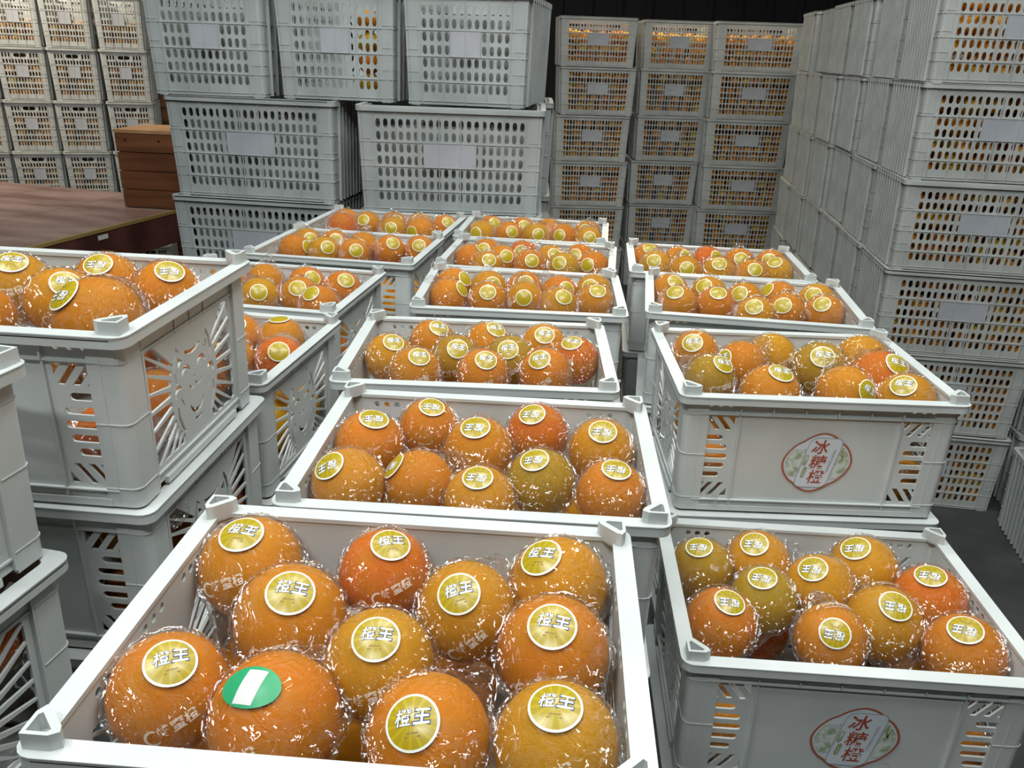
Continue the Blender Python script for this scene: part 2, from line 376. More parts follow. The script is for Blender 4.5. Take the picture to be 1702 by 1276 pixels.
def build_crate_meshes():
    TH = .0026
    out = {}
    b = MB()
    # floor grid plate
    vs, fs = fill2d([(-BX+.003, -BY+.003), (BX-.003, -BY+.003), (BX-.003, BY-.003), (-BX+.003, BY-.003)],
                    [stadium(x*.034, y*.036, .022, .008, 3) for x in range(-4, 5) for y in range(-3, 4)], .003)
    b.add([Vector((p.x, p.y, .006+p.z)) for p in vs], fs, M_CRATE)
    # long walls
    lh = long_holes()
    for s in (-1, 1):
        fn = map_front(s)
        vs, fs = fill2d([(-TX+.004, .004), (TX-.004, .004), (TX-.004, CH-.003), (-TX+.004, CH-.003)], lh, TH)
        b.add([fn(Vector((p.x, p.y, p.z+.0042))) for p in vs], fs, M_CRATE)
        def bar(u0, u1, v0, v1, w0=-.0002, w1=.0035): b.box(u0, u1, v0, v1, w0, w1, M_CRATE, fn)
        for u in (-.113, .113): bar(u-.0010, u+.0010, .006, CH-.028, -.0002)
        for u in (-.1685, .1685): bar(u-.0010, u+.0010, .006, CH-.004, -.0004)
        for u in (-.113, -.068, -.023, .023, .068, .113): bar(u-.0008, u+.0008, CH-.028, CH-.004, -.0020)
        bar(-.169, .169, CH-.0290, CH-.0275, -.0012)            # line under the hole band
        bar(-.169, .169, .0170, .0185, -.0012)
        bar(-.160, .160, .000, .008, -.0005)                   # foot rail
    # corner columns, rounded
    prof = []
    R_ = .010; n = 5; L = .0345; t = .0045
    prof.append((L, 0));
    for k in range(n+1):
        a = PI/2*k/n; prof.append((R_-R_*math.sin(a), R_-R_*math.cos(a)))
    prof += [(0, L), (t, L), (t, R_), (R_, t), (L, t)]
    for sx in (-1, 1):
        for sy in (-1, 1):
            fn = corner_at(sx, sy)
            b.prism(prof, 0, CH-.003, M_CRATE, fn)
            big = [(x-.0007 if x < t else x, y-.0007 if y < t else y) for x, y in prof]
            for z in (.020, .090, CH-.030): b.prism(big, z, z+.0013, M_CRATE, fn)
    out['shell'] = b.mesh('crate_shell')
    # end panel with pierced cat, one per end
    ch = cat_holes()
    b = MB(); fn = map_end(1)
    vs, fs = fill2d([(-TY+.004, .004), (TY-.004, .004), (TY-.004, CH-.003), (-TY+.004, CH-.003)], ch, TH)
    b.add([fn(Vector((p.x, p.y, p.z+.0050))) for p in vs], fs, M_CRATE)
    def bar(u0, u1, v0, v1, w0=.0, w1=.0042): b.box(u0, u1, v0, v1, w0, w1, M_CRATE, fn)
    for u in (-.1075, .1075): bar(u-.0012, u+.0012, .004, CH-.004, -.0003)
    for u in (-.034, .0, .034): bar(u-.0007, u+.0007, CH-.034, CH-.004, .0025)
    bar(-.108, .108, CH-.0320, CH-.0305, .0020); bar(-.108, .108, .0150, .0168, .0010)
    bar(-.090, .090, .000, .0075, -.001)
    out['end'] = b.mesh('cat_panel')
    # rim: flat frame with rounded outer corners and a small down-turned lip
    b = MB()
    outer = rrect(RX, RY, .013, 4); inner = rrect(TX-.0075, TY-.0075, .006, 4)
    vs, fs = fill2d(outer, [inner], .0042)
    b.add([Vector((p.x, p.y, CH-.0021+p.z)) for p in vs], fs, M_CRATE)
    n = len(outer); o2 = rrect(RX-.0022, RY-.0022, .011, 4)
    vs = [(x, y, CH-.003) for x, y in outer]+[(x, y, CH-.0115) for x, y in outer]+[(x, y, CH-.0115) for x, y in o2]+[(x, y, CH-.003) for x, y in o2]
    fs = []
    for k in range(n):
        j = (k+1) % n
        fs += [(k, j, n+j, n+k), (n+k, n+j, 2*n+j, 2*n+k), (2*n+k, 2*n+j, 3*n+j, 3*n+k)]
    b.add(vs, fs, M_CRATE)
    bb = rrect(RX+.0006, RY+.0006, .0135, 4); bi = rrect(RX-.003, RY-.003, .010, 4)
    vs, fs = fill2d(bb, [bi], .0012); b.add([Vector((p.x, p.y, CH-.0007+p.z)) for p in vs], fs, M_CRATE)
    out['rim'] = b.mesh('rim')
    # triangular hollow stacking post
    b = MB(); A = .0275
    tri_o = [(.003, .003), (A-.006, .003), (A, .0065), (A-.002, .0115), (.0115, A-.002), (.0065, A), (.003, A-.006)]
    tri_i = [(.0058, .0058), (A-.0085, .0058), (A-.0065, .0080), (.0080, A-.0065), (.0058, A-.0085)]
    vs, fs = fill2d(tri_o, [tri_i], .017); b.add([Vector((p.x, p.y, .0045+p.z)) for p in vs], fs, M_CRATE)
    b.prism(tri_o, -.004, -.002, M_CRATE)
    out['post'] = b.mesh('stacking_post')
    return out
CM = build_crate_meshes()
def fruit_crate(x, y, ztop, yaw, label, group, h=CH, posts=True):
    r = bpy.data.objects.new('fruit_crate', None); COL.objects.link(r); r.empty_display_size = .05
    r.location = W3(x, y, ztop-h); r.rotation_euler = (0, 0, yaw)
    tag(r, label, 'crate', group)
    link('crate_shell', CM['shell'], r); link('rim', CM['rim'], r)
    if not posts: P4 = ()
    else: P4 = ((-1, -1, 0), (1, -1, PI/2), (1, 1, PI), (-1, 1, -PI/2))
    for s in (0, PI):
        e = link('cat_panel', CM['end'], r); e.rotation_euler = (0, 0, s)
    for sx, sy, a in P4:
        p = link('stacking_post', CM['post'], r, (sx*(RX-.0025), sy*(RY-.0025), CH)); p.rotation_euler = (0, 0, a)
    return r

# logo sticker for the front of a crate
def build_logo():
    Rk = 64
    def plaque(sc):
        pts = []
        for k in range(Rk):
            a = 2*PI*k/Rk; r = 1.0
            x = math.cos(a); y = math.sin(a)
            q = (abs(x)**1.75+abs(y)**1.75)**(-1/1.75)
            bump = .050*(math.exp(-(((a-PI/2+PI) % (2*PI)-PI)/.36)**2)+math.exp(-(((a+PI/2+PI) % (2*PI)-PI)/.36)**2))
            dent = -.030*sum(math.exp(-(((a-c+PI) % (2*PI)-PI)/.14)**2) for c in (PI/2-.62, PI/2+.62, -PI/2-.62, -PI/2+.62))
            q += bump+dent
            pts.append((.0495*sc*q*x, .0455*sc*q*y))
        sh = .10
        return [(x+sh*y, y) for x, y in pts]
    back = MB()
    def flat(poly, w, m):
        back.add([(x, y, w) for x, y in poly], [tuple(range(len(poly)))], m)
    vs, fs = fill2d(plaque(1.0), [plaque(.945)], 0.0); back.add([Vector((p.x, p.y, .0006)) for p in vs], fs, M_REDRIM)
    vs, fs = fill2d(plaque(.99), [], 0.0); back.add([Vector((p.x, p.y, .0003)) for p in vs], fs, M_STK)
    base = back.mesh('logo_sticker')
    pr = MB()
    def put(vf, ox, oy, m, w=.0014, rot=0, sl=.20):
        vs, fs = vf; c, s = math.cos(rot), math.sin(rot)
        pr.add([Vector((ox+(p.x*c-p.y*s)+sl*(p.x*s+p.y*c), oy+p.x*s+p.y*c, w)) for p in vs], fs, m)
    # artwork fields left and right, label frame
    def inside(pts): return [(x+.20*y, y) for x, y in pts]
    P9 = plaque(.90)
    left = [p for p in P9 if p[0]-.20*p[1] < -.0225 and abs(p[1]) < .024]
    right = [p for p in P9 if p[0]-.20*p[1] > .0265 and abs(p[1]) < .026]
    left.sort(key=lambda p: p[1]); right.sort(key=lambda p: p[1])
    lp = left+[(-.0225+.2*left[-1][1], left[-1][1]), (-.0225+.2*left[0][1], left[0][1])]
    rp = right+[(.0265+.2*right[-1][1], right[-1][1]), (.0265+.2*right[0][1], right[0][1])]
    for q in (lp, rp): put(fill2d(q, [], 0), 0, 0, M_PALEGRN, .0009, sl=0)
    fr = []
    for x, y in rrect(.0235, .0400, .010, 4): fr.append((x+.002, y))
    fi = [(x*.962+.0001, y*.975) for x, y in fr]
    put(fill2d(fr, [fi], 0), 0, 0, M_GREY, .0012)
    put(fill2d(fi, [], 0), 0, 0, M_STK, .0011)
    for k, chh in enumerate('冰糖橙'):
        put(text2d(chh, .0235, .00035 if k == 0 else .00015), .001, .0240-k*.0240, M_REDINK, .0015)
    put(text2d('FRESH ORANGE', .0052), .0185, .004, M_GREY, .0015, -PI/2)
    for yy in (.004, -.0155):
        put(fill2d(stadium(0, 0, .0175, .0052, 4, True), [], 0), -.0165, yy, M_OLIVE, .0014)
        put(fill2d(stadium(0, 0, .0145, .0022, 3, True), [], 0), -.0165, yy, M_PALEGRN, .0016)
    for q in (stroke([(.0335, .026), (.0325, .014), (.036, .004)], .003), stroke([(.038, .020), (.035, .010), (.031, .002)], .0025)):
        put(fill2d(q, [], 0), 0, 0, M_OLIVE, .0013, sl=0)
    put(fill2d([(-.036, .0155), (-.0225, .0155), (-.0225, .0160), (-.036, .0160)], [], 0), 0, 0, M_GREY, .0013)
    put(fill2d([(-.036, .0185), (-.0225, .0185), (-.0225, .0190), (-.036, .0190)], [], 0), 0, 0, M_GREY, .0013)
    return base, pr.mesh('sticker_print')
LOGO = build_logo()
def add_logo(crate):
    s = link('logo_sticker', LOGO[0], crate)
    ang = math.atan2(TY-BY, CH)
    zc = .083
    s.location = (.006, -(hy(zc)-.0022), zc); s.rotation_euler = (PI/2+ang, 0, 0)
    tag(s, 'russet bordered oval sticker with red lettering')
    link('sticker_print', LOGO[1], s)

# ================================================================== WRAPPED ORANGE
def build_orange():
    out = {}
    bm = bmesh.new(); bmesh.ops.create_uvsphere(bm, u_segments=32, v_segments=20, radius=1)
    for v in bm.verts:
        d = v.co.normalized()
        k = 1+.018*noise.noise(d*1.7)
        c = -.055*math.exp(-((d-Vector((0, 0, -1))).length/.16)**2)
        v.co = d*(k+c)
    me = bpy.data.meshes.new('peel'); bm.to_mesh(me); bm.free(); me.materials.append(M_PEEL)
    me.polygons.foreach_set('use_smooth', [True]*len(me.polygons)); out['peel'] = me
    out['film'] = []
    for s in range(5):
        rnd = random.Random(s+3); a0 = rnd.uniform(0, 2*PI); NR, NS = 46, 92
        vs = []; off = Vector((s*3.1, s*1.7, 0))
        for i in range(NR+1):
            th = PI*i/NR
            for j in range(NS):
                az = 2*PI*j/NS; d = Vector((math.sin(th)*math.cos(az), math.sin(th)*math.sin(az), math.cos(th)))
                near = min(1, max(0, (math.degrees(th)-26)/25))
                rid = 1-abs(noise.noise(d*2.6+off))*2.4
                rid2 = 1-abs(noise.noise(d*4.3-off))*3.2; r = 1.028+near*(.055*max(0, rid)**2.5+.022*max(0, rid2)**2)
                low = min(1, max(0, (math.degrees(th)-62)/45)); low *= low*(3-2*low)
                ruff = abs(noise.noise(Vector((math.cos(az)*3.4, math.sin(az)*3.4, th*1.3))+off))
                r += low*.16*ruff
                for q in (a0, a0+PI+rnd.uniform(-.0001, .0001)):
                    da = (az-q+PI) % (2*PI)-PI
                    r += .50*math.exp(-(da/.30)**2)*math.exp(-((th-1.95)/.42)**2)*(1+.10*math.sin(th*15+az*7))
                vs.append(d*r)
        fs = [(i*NS+j, i*NS+(j+1) % NS, (i+1)*NS+(j+1) % NS, (i+1)*NS+j) for i in range(NR) for j in range(NS)]
        me = bpy.data.meshes.new('film_wrap'); me.from_pydata(vs, [], fs); me.update()
        me.polygons.foreach_set('use_smooth', [True]*len(fs)); me.materials.append(M_FILM); out['film'].append(me)
    # sticker cap round +Z
    b = MB(); RS = 1.062
    def cap(a0, a1, m, rr, sx=1.0, sy=1.0):
        NS = 32; rings = [a0+(a1-a0)*k/4 for k in range(5)]; vs = []; fs = []
        for a in rings:
            for j in range(NS):
                az = 2*PI*j/NS; ax = a
                vs.append(Vector((math.sin(ax)*math.cos(az)*sx, math.sin(ax)*math.sin(az)*sy, math.cos(ax))).normalized()*rr)
        for i in range(4):
            for j in range(NS): fs.append((i*NS+j, i*NS+(j+1) % NS, (i+1)*NS+(j+1) % NS, (i+1)*NS+j))
        b.add(vs, fs, m)
    cap(.004, .375, M_YEL, RS); cap(.375, .412, M_RING, RS+.001)
    out['sticker'] = b.mesh('round_sticker', True)
    b = MB(); cap(.004, .42, M_GREENS, RS, 1.1, .72)
    vs, fs = fill2d([(-.17, -.27), (.13, -.27), (.19, .25), (-.11, .25)], [], 0)
    def wrap(vs, d0, e1, e2, rr): return [(d0+e1*p.x+e2*p.y).normalized()*rr for p in vs]
    X, Y, Z = Vector((1, 0, 0)), Vector((0, 1, 0)), Vector((0, 0, 1))
    n = 6; vs = []; fs = []
    for i in range(n+1):
        for j in range(n+1):
            u, v = i/n, j/n; x = -.17+.30*u+.06*v; y = -.27+.52*v; vs.append(Vector((x, y, 0)))
    for i in range(n):
        for j in range(n): fs.append((i*(n+1)+j, (i+1)*(n+1)+j, (i+1)*(n+1)+j+1, i*(n+1)+j+1))
    b.add(wrap(vs, Z, X, Y, RS+.004), fs, M_TAG)
    out['green'] = b.mesh('green_sticker', True)
    # print on the sticker
    b = MB()
    for off, m, rr in ((.030, M_BLUEINK, RS+.004), (.008, M_WHITE, RS+.008)):
        for chh, ox in (('橙', -.135), ('王', .145)):
            vs, fs = text2d(chh, .255, off*.8 if chh == '王' else off*.3, .15)
            b.add(wrap([Vector((p.x+ox, p.y+.045, 0)) for p in vs], Z, X, Y, rr), fs, m)
    for yy, ln in ((-.165, .09), (-.215, .12)):
        vs, fs = fill2d([(-ln, yy), (ln, yy), (ln, yy+.022), (-ln, yy+.022)], [], 0); b.add(wrap(vs, Z, X, Y, RS+.004), fs, M_BROWNINK)
    out['sprint'] = b.mesh('sticker_print', True)
    # print on the film, below the sticker
    out['fprint'] = []
    for s in range(2):
        b = MB(); RF = 1.095
        a = math.radians(56); d0 = Vector((0, -math.sin(a), math.cos(a))); e1 = X; e2 = Vector((0, math.cos(a), math.sin(a)))
        rot = math.radians(22 if s == 0 else -158); c_, s_ = math.cos(rot), math.sin(rot)
        def wr(vs, ox, oy): return wrap([Vector(((p.x+ox)*c_-(p.y+oy)*s_, (p.x+ox)*s_+(p.y+oy)*c_, 0)) for p in vs], d0, e1, e2, RF)
        if s == 0:
            vs, fs = fill2d(stroke(arc(0, 0, .13, 50, 310, 12), .055), [], 0); b.add(wr(vs, -.40, -.03), fs, M_FILMINK)
            vs, fs = text2d('蜂蜜橙', .215, .004); b.add(wr(vs, .02, 0), fs, M_FILMINK)
        else:
            vs, fs = text2d('川中脐橙', .20, .006); b.add(wr(vs, 0, 0), fs, M_FILMINK)
            for k in range(16):
                x = -.38+k*.05; vs, fs = fill2d([(x, -.17), (x+.032, -.17), (x+.032, -.135), (x, -.135)], [], 0); b.add(wr(vs, 0, 0), fs, M_FILMINK)
            vs, fs = fill2d(stroke([(-.62, -.09), (-.52, -.02), (-.44, .08)], .09), [], 0); b.add(wr(vs, 0, 0), fs, M_FILMINK)
        out['fprint'].append(b.mesh('film_print', True))
    return out
OM = build_orange()
SHADES = {'deep orange': (.60, .125, .002), 'orange': (.61, .195, .002), 'golden': (.58, .245, .003), 'greenish yellow': (.39, .215, .006)}
count = [0]
def orange(P, R, stick_dir, twist, shade, detail, label, group, green=False, sticker=True):
    r = bpy.data.objects.new('wrapped_orange', None); COL.objects.link(r); r.empty_display_size = .02
    Zv = stick_dir.normalized(); Yv = (UP-Zv*UP.dot(Zv)).normalized()
    Yv = Matrix.Rotation(math.radians(twist), 3, Zv) @ Yv; Xv = Yv.cross(Zv)
    m = Matrix(((Xv.x, Yv.x, Zv.x), (Xv.y, Yv.y, Zv.y), (Xv.z, Yv.z, Zv.z))).to_4x4()
    r.matrix_world = Matrix.Translation(P+Vector((0, 0, CZ))) @ m @ Matrix.Scale(R, 4)
    tag(r, label, 'orange', group)
    p = link('peel', OM['peel'], r); j = random.uniform(.93, 1.07); c = SHADES[shade]; p.color = (c[0]*j, c[1]*random.uniform(.9, 1.12), c[2], 1)
    k = count[0]; count[0] += 1
    if detail >= 1: f = link('film_wrap', OM['film'][k % 5], r)
    if detail >= 1 and sticker:
        s = link('green_sticker' if green else 'round_sticker', OM['green' if green else 'sticker'], r)
        if detail >= 2 and not green: link('sticker_print', OM['sprint'], s)
    if detail >= 2: link('film_print', OM['fprint'][1 if abs(twist) > 90 else 0], f)
    return r

# ================================================================== THE COLUMNS OF FRUIT CRATES
# key: (x, y, rim z, yaw, phrase of the top crate, levels to the floor)
ORD = ['first', 'second', 'third', 'fourth', 'fifth', 'sixth', 'seventh', 'eighth', 'ninth', 'tenth', 'eleventh', 'twelfth']
COLS = {
 'A': (-.094, .515, -.410, -.056, 'nearest crate'),
 'B': (-.031, .845, -.424, -.047, 'second crate of middle line'),
 'C': (-.050, 1.178, -.424, -.013, 'third crate of middle line'),
 'D': (.013, 1.565, -.434, -.043, 'fourth crate of middle line'),
 'E': (.033, 1.889, -.440, -.120, 'fifth crate of middle line'),
 'F': (.047, 2.215, -.443, -.106, 'farthest crate of middle line'),
 'G': (-.367, 2.250, -.445, -.146, 'farthest crate of left line'),
 'H': (-.401, 1.925, -.438, -.145, 'second farthest crate of left line'),
 'I': (-.486, 1.525, -.428, -.148, 'left line crate beyond the cat one'),
 'J': (-.512, 1.200, -.430, -.150, 'left line crate behind tall one'),
 'K': (-.538, .853, -.248, -.078, 'raised cat-sided crate at left'),
 'M': (-.628, .522, -.250, -.200, 'crate cut by left frame edge'),
 'P': (.433, 1.179, -.428, -.007, 'raised logo crate at right'),
 'Q': (.404, .850, -.610, -.053, 'low logo crate at lower right'),
 'S': (.456, 1.537, -.427, -.141, 'right line crate behind raised logo'),
 'T': (.460, 1.861, -.432, -.094, 'farthest crate of right line'),
}
LV = {}
for k, (x, y, z, yaw, ph) in COLS.items():
    n = round((z+CZ)/CH); pitch = (z+CZ)/n
    rnd = random.Random(ord(k))
    for i in range(n):
        dx, dy = ((0, 0) if i == 0 else (rnd.uniform(-.004, .004), rnd.uniform(-.004, .004)))
        if k in 'KM' and i == 1: dx, dy = (0, .006) if k == 'K' else (.006, -.006)
        if i == 0: lab = {'A': 'nearest open white crate holding eleven large wrapped oranges', 'K': 'raised white crate at left, pierced smiling cat on its end',
                          'M': 'blank white crate end cut off by left frame edge, upper', 'P': 'white crate with oval logo sticker, topping the right stack',
                          'Q': 'low white crate with logo sticker in lower right corner'}.get(k, 'open white fruit crate, '+ph)
        elif i == 1 and k == 'K': lab = 'white cat crate directly beneath the raised left crate'
        elif i == 1 and k == 'M': lab = 'white cat crate under the one cut by left edge'
        else: lab = 'white crate, %s from top, in stack under the %s' % (ORD[i], ph)
        c = fruit_crate(x+dx, y+dy, z-i*pitch, yaw+(rnd.uniform(-.01, .01) if i else 0), lab, 'white fruit crates', posts=(i == 0))
        LV[(k, i)] = (x+dx, y+dy, z-i*pitch, yaw, c)
add_logo(LV[('P', 0)][4]); add_logo(LV[('Q', 0)][4])

# oranges of the top layers: px, py of the centre in the photo, width, sticker px,py, turn of the print, shade
o_, g_, y_, d_ = 'orange', 'greenish yellow', 'golden', 'deep orange'
TOP = {
'A': (2, [(283, 1152, 200, 285, 1097, 6, o_), (450, 1190, 235, 408, 1137, 0, o_), (710, 1222, 212, 683, 1197, 12, o_), (925, 1240, 215, 923, 1165, -4, y_),
     (630, 1108, 188, 623, 1062, -3, y_), (920, 1080, 192, 918, 1030, -8, o_), (483, 1030, 192, 482, 980, -12, o_), (775, 1015, 168, 762, 985, 18, y_),
     (641, 955, 156, 650, 900, 2, d_), (928, 952, 165, 897, 898, 8, y_), (416, 928, 172, 398, 871, -8, y_)]),
'B': (2, [(614, 740, 118, 622, 694, 175, o_), (713, 712, 100, 718, 675, 172, o_), (795, 750, 118, 790, 709, 175, o_), (893, 712, 104, 885, 677, 178, d_), (999, 750, 112, 1002, 716, 170, y_),
     (570, 806, 128, 539, 774, 210, y_), (698, 806, 115, 655, 775, 200, o_), (793, 832, 122, 790, 790, 170, y_), (898, 802, 115, 888, 762, 185, g_), (1015, 822, 118, 1025, 778, 165, o_)]),
'C': (2, [(648, 595, 78, 655, 569, 5, y_), (720, 566, 78, 731, 541, -5, o_), (812, 572, 78, 825, 546, 0, o_), (760, 598, 76, 763, 581, -8, g_), (903, 573, 76, 905, 553, 2, y_),
     (848, 598, 70, 845, 581, 8, g_), (963, 600, 80, 958, 570, -12, d_), (690, 618, 84, 696, 592, 0, o_), (800, 620, 80, 805, 597, -5, o_), (905, 620, 88, 896, 597, 12, o_)]),
'Q': (2, [(1168, 937, 105, 1165, 897, 180, g_), (1245, 905, 105, 1240, 871, 175, y_), (1432, 928, 112, 1419, 887, 190, y_), (1357, 958, 112, 1346, 921, 180, y_), (1276, 993, 112, 1275, 953, 170, g_),
     (1548, 972, 116, 1551, 926, 170, d_), (1202, 1034, 122, 1219, 995, 165, o_), (1383, 1062, 120, 1391, 1051, 172, o_), (1468, 1030, 130, 1488, 1003, 165, y_), (1608, 1072, 138, 1612, 1028, 170, o_)]),
'P': (2, [(1152, 583, 80, 1148, 564, 5, o_), (1237, 606, 84, 1205, 594, 20, o_), (1275, 586, 80, 1290, 560, 10, y_), (1180, 630, 84, 1200, 607, -10, g_), (1280, 655, 100, 1297, 622, -12, o_),
     (1360, 612, 92, 1365, 592, -8, g_), (1430, 585, 84, 1425, 562, 0, y_), (1465, 618, 98, 1490, 597, -18, d_), (1412, 655, 96, 1442, 652, -30, y_), (1515, 665, 98, 1512, 637, -4, y_)]),
'K': (2, [(28, 478, 118, 20, 440, 0, y_), (110, 500, 112, 116, 469, -5, y_), (165, 532, 150, 120, 500, 180, o_), (203, 462, 95, 190, 432, 180, o_), (278, 488, 105, 282, 452, 180, o_), (-40, 530, 120, -40, 490, 0, o_), (-70, 470, 110, -70, 440, 0, y_)]),
'D': (1, [(758, 468, 58, 777, 455, -30, o_), (742, 494, 54, 765, 480, 0, o_), (795, 478, 50, 802, 470, 0, y_), (812, 500, 58, 812, 486, 0, o_), (866, 472, 54, 868, 461, 0, o_), (878, 500, 50, 876, 496, 0, y_),
     (925, 488, 50, 937, 480, 0, o_), (922, 508, 52, 930, 493, 0, y_), (984, 474, 60, 978, 464, 0, y_), (992, 502, 60, 996, 483, 0, o_)]),
'E': (1, [(775, 432, 50, 792, 414, 0, o_), (820, 412, 42, 815, 404, 0, o_), (812, 440, 46, 815, 428, 0, y_), (842, 432, 44, 850, 424, 0, o_), (885, 414, 44, 882, 406, 0, d_), (880, 440, 44, 884, 432, 0, o_),
     (918, 430, 44, 925, 420, 0, y_), (948, 416, 44, 940, 408, 0, o_), (938, 446, 46, 932, 437, 0, y_), (986, 440, 46, 976, 436, 0, o_)]),
'F': (1, [(822, 370, 42, 828, 360, 0, o_), (800, 387, 40, 790, 385, 0, y_), (845, 390, 40, 850, 384, 0, o_), (870, 374, 40, 874, 366, 0, o_), (900, 392, 40, 904, 388, 0, y_), (928, 374, 40, 920, 380, 0, o_),
     (956, 392, 40, 950, 388, 0, o_), (978, 376, 42, 975, 368, 0, o_), (988, 394, 38, 990, 388, 0, y_)]),
'G': (1, [(545, 366, 42, 540, 358, 0, o_), (585, 356, 48, 578, 366, 0, d_), (612, 372, 42, 606, 364, 0, y_), (650, 360, 40, 655, 352, 0, o_), (655, 378, 40, 652, 374, 0, y_), (690, 366, 40, 688, 360, 0, y_),
     (714, 374, 48, 700, 374, 0, o_), (738, 362, 38, 742, 352, 0, o_)]),
'H': (1, [(464, 406, 52, 486, 400, -30, o_), (502, 398, 48, 508, 390, 0, y_), (535, 412, 44, 540, 404, 0, y_), (568, 398, 48, 570, 388, 0, o_), (582, 418, 44, 585, 412, 0, o_), (622, 408, 50, 615, 404, 0, o_),
     (655, 412, 52, 660, 400, 0, o_), (692, 414, 46, 690, 405, 0, o_)]),
'I': (1, [(436, 462, 60, 438, 468, -20, o_), (442, 494, 56, 440, 486, 0, y_), (523, 466, 54, 533, 453, -8, o_), (492, 494, 50, 488, 481, 0, o_), (570, 482, 56, 575, 466, 0, o_), (528, 506, 58, 515, 488, 0, o_), (400, 470, 56, 395, 462, 0, o_)]),
'J': (1, [(462, 565, 64, 458, 530, 0, o_), (452, 600, 66, 450, 585, 0, d_), (405, 560, 64, 400, 540, 0, o_), (400, 600, 64, 395, 580, 0, y_)]),
'T': (1, [(1080, 422, 48, 1084, 406, -20, o_), (1092, 444, 42, 1090, 434, 0, y_), (1126, 434, 48, 1138, 424, -10, o_), (1176, 424, 50, 1190, 416, 0, d_), (1142, 452, 44, 1145, 446, 0, y_), (1192, 454, 44, 1195, 440, 0, y_),
     (1226, 436, 44, 1230, 428, 0, o_), (1246, 458, 46, 1252, 448, 0, o_), (1280, 426, 44, 1278, 416, 0, o_), (1296, 450, 50, 1294, 432, 0, y_)]),
'S': (1, [(1112, 482, 50, 1121, 466, 0, o_), (1175, 476, 50, 1168, 461, 0, y_), (1128, 506, 50, 1124, 486, 0, y_), (1188, 508, 54, 1192, 488, 0, o_), (1238, 500, 50, 1230, 487, 0, o_), (1290, 492, 62, 1270, 474, 0, o_),
     (1256, 526, 54, 1255, 510, 0, y_), (1312, 520, 54, 1309, 508, 0, o_), (1362, 498, 46, 1358, 485, 0, y_), (1388, 524, 58, 1385, 507, 0, o_)]),
}
LOWG = 'oranges glimpsed through crate slots'
def relax(L, cx, cy, yaw, R):
    """keep neighbouring fruits from sinking into each other, and inside the walls"""
    ca, sa = math.cos(-yaw), math.sin(-yaw)
    for it in range(60):
        for i in range(len(L)):
            for j in range(i):
                d = L[i][0]-L[j][0]; m = (R[i]+R[j])*.985; l = d.length
                if l < m and l > 1e-6:
                    k = d/l*(m-l)*.5; k.z *= .3; L[i][0] += k; L[j][0] -= k
        for i in range(len(L)):
            p = L[i][0]; x, y = p.x-cx, p.y-cy; u, v = x*ca-y*sa, x*sa+y*ca
            u = max(-.1865+R[i], min(.1865-R[i], u)); v = max(-.139+R[i], min(.139-R[i], v))
            x, y = u*ca+v*sa, -u*sa+v*ca; p.x, p.y = cx+x, cy+y
nind = 0
for key, (detail, rows) in TOP.items():
    cx, cy, cz, yaw, _ = LV[(key, 0)]; ph = COLS[key][4]
    L = []; Rs = []
    for (px, py, wd, sx, sy, tw, sh) in rows:
        zc = cz-.028
        P = at_z(px, py, zc)
        depth = P.dot(FW); R = wd*depth/F_PX/2/1.03
        R = max(.0385, min(.0455, R))
        L.append([P, sx-px, sy-py, tw, sh]); Rs.append(R)
    relax(L, cx, cy, yaw, Rs)
    # rows front to back for the labels
    order = sorted(range(len(L)), key=lambda i: L[i][0].y+L[i][0].x*math.tan(-yaw))
    rowsx = []; cur = [order[0]]
    for i in order[1:]:
        if L[i][0].y-L[cur[0]][0].y > .045: rowsx.append(cur); cur = [i]
        else: cur.append(i)
    rowsx.append(cur)
    pos = {}
    rn = {1: ['only'], 2: ['front', 'back'], 3: ['front', 'middle', 'back'], 4: ['front', 'second', 'third', 'back']}.get(len(rowsx)) or [ORD[i] for i in range(len(rowsx))]
    for a, rw in enumerate(rowsx):
        rw.sort(key=lambda i: L[i][0].x)
        for b_, i in enumerate(rw): pos[i] = (rn[a], b_)
    for i, (P, dx, dy, tw, sh) in enumerate(L):
        R = Rs[i]; depth = P.dot(FW)
        # sticker direction: its offset in the photo on the visible hemisphere
        ex, ey = dx*depth/F_PX/R, -dy*depth/F_PX/R
        l = math.hypot(ex, ey)
        if l > .93: ex, ey = ex/l*.93, ey/l*.93; l = .93
        view = -P.normalized(); d = RT*ex+UP*ey+view*math.sqrt(1-l*l)
        row, c_ = pos[i]; isg = key == 'A' and i == 1
        if isg: lab = 'big wrapped orange with the green and white sticker, nearest crate'
        else: lab = '%s wrapped orange, %s from left, %s row, %s' % (sh, ORD[c_], row, ph)
        orange(P, R, d, tw, sh, detail, lab, 'wrapped oranges in the '+ph, green=isg, sticker=not (key == 'P' and i in (2, 6)))
        nind += 1
# fruits of the second layer, seen through the slots and cut-outs of the nearer crates
def layer(key, lvl, dz, ph, what):
    global nind
    cx, cy, cz, yaw, _ = LV[(key, lvl)]; ca, sa = math.cos(yaw), math.sin(yaw); rnd = random.Random(hash((ord(key), lvl, int(dz*1000))))
    for r in range(3):
        for c in range(4):
            if r == 1 and c in (1, 2): continue
            R = rnd.uniform(.039, .0425)
            u = -.181+R+.002+c*(.362-2*R-.004)/3; v = -.1335+R+r*(.267-2*R)/2
            P = Vector((cx+u*ca-v*sa, cy+u*sa+v*ca, cz+dz))
            col_ = rnd.choice([o_, o_, y_, d_])
            orange(P, R, Vector((rnd.uniform(-1, 1), rnd.uniform(-1, .3), rnd.uniform(.2, 1))), rnd.uniform(-40, 40), col_, 1,
                   '%s orange %s, %s from left, %s row, %s' % (col_, what, ORD[c], ['front', 'middle', 'back'][r], ph), LOWG, sticker=False)
            nind += 1
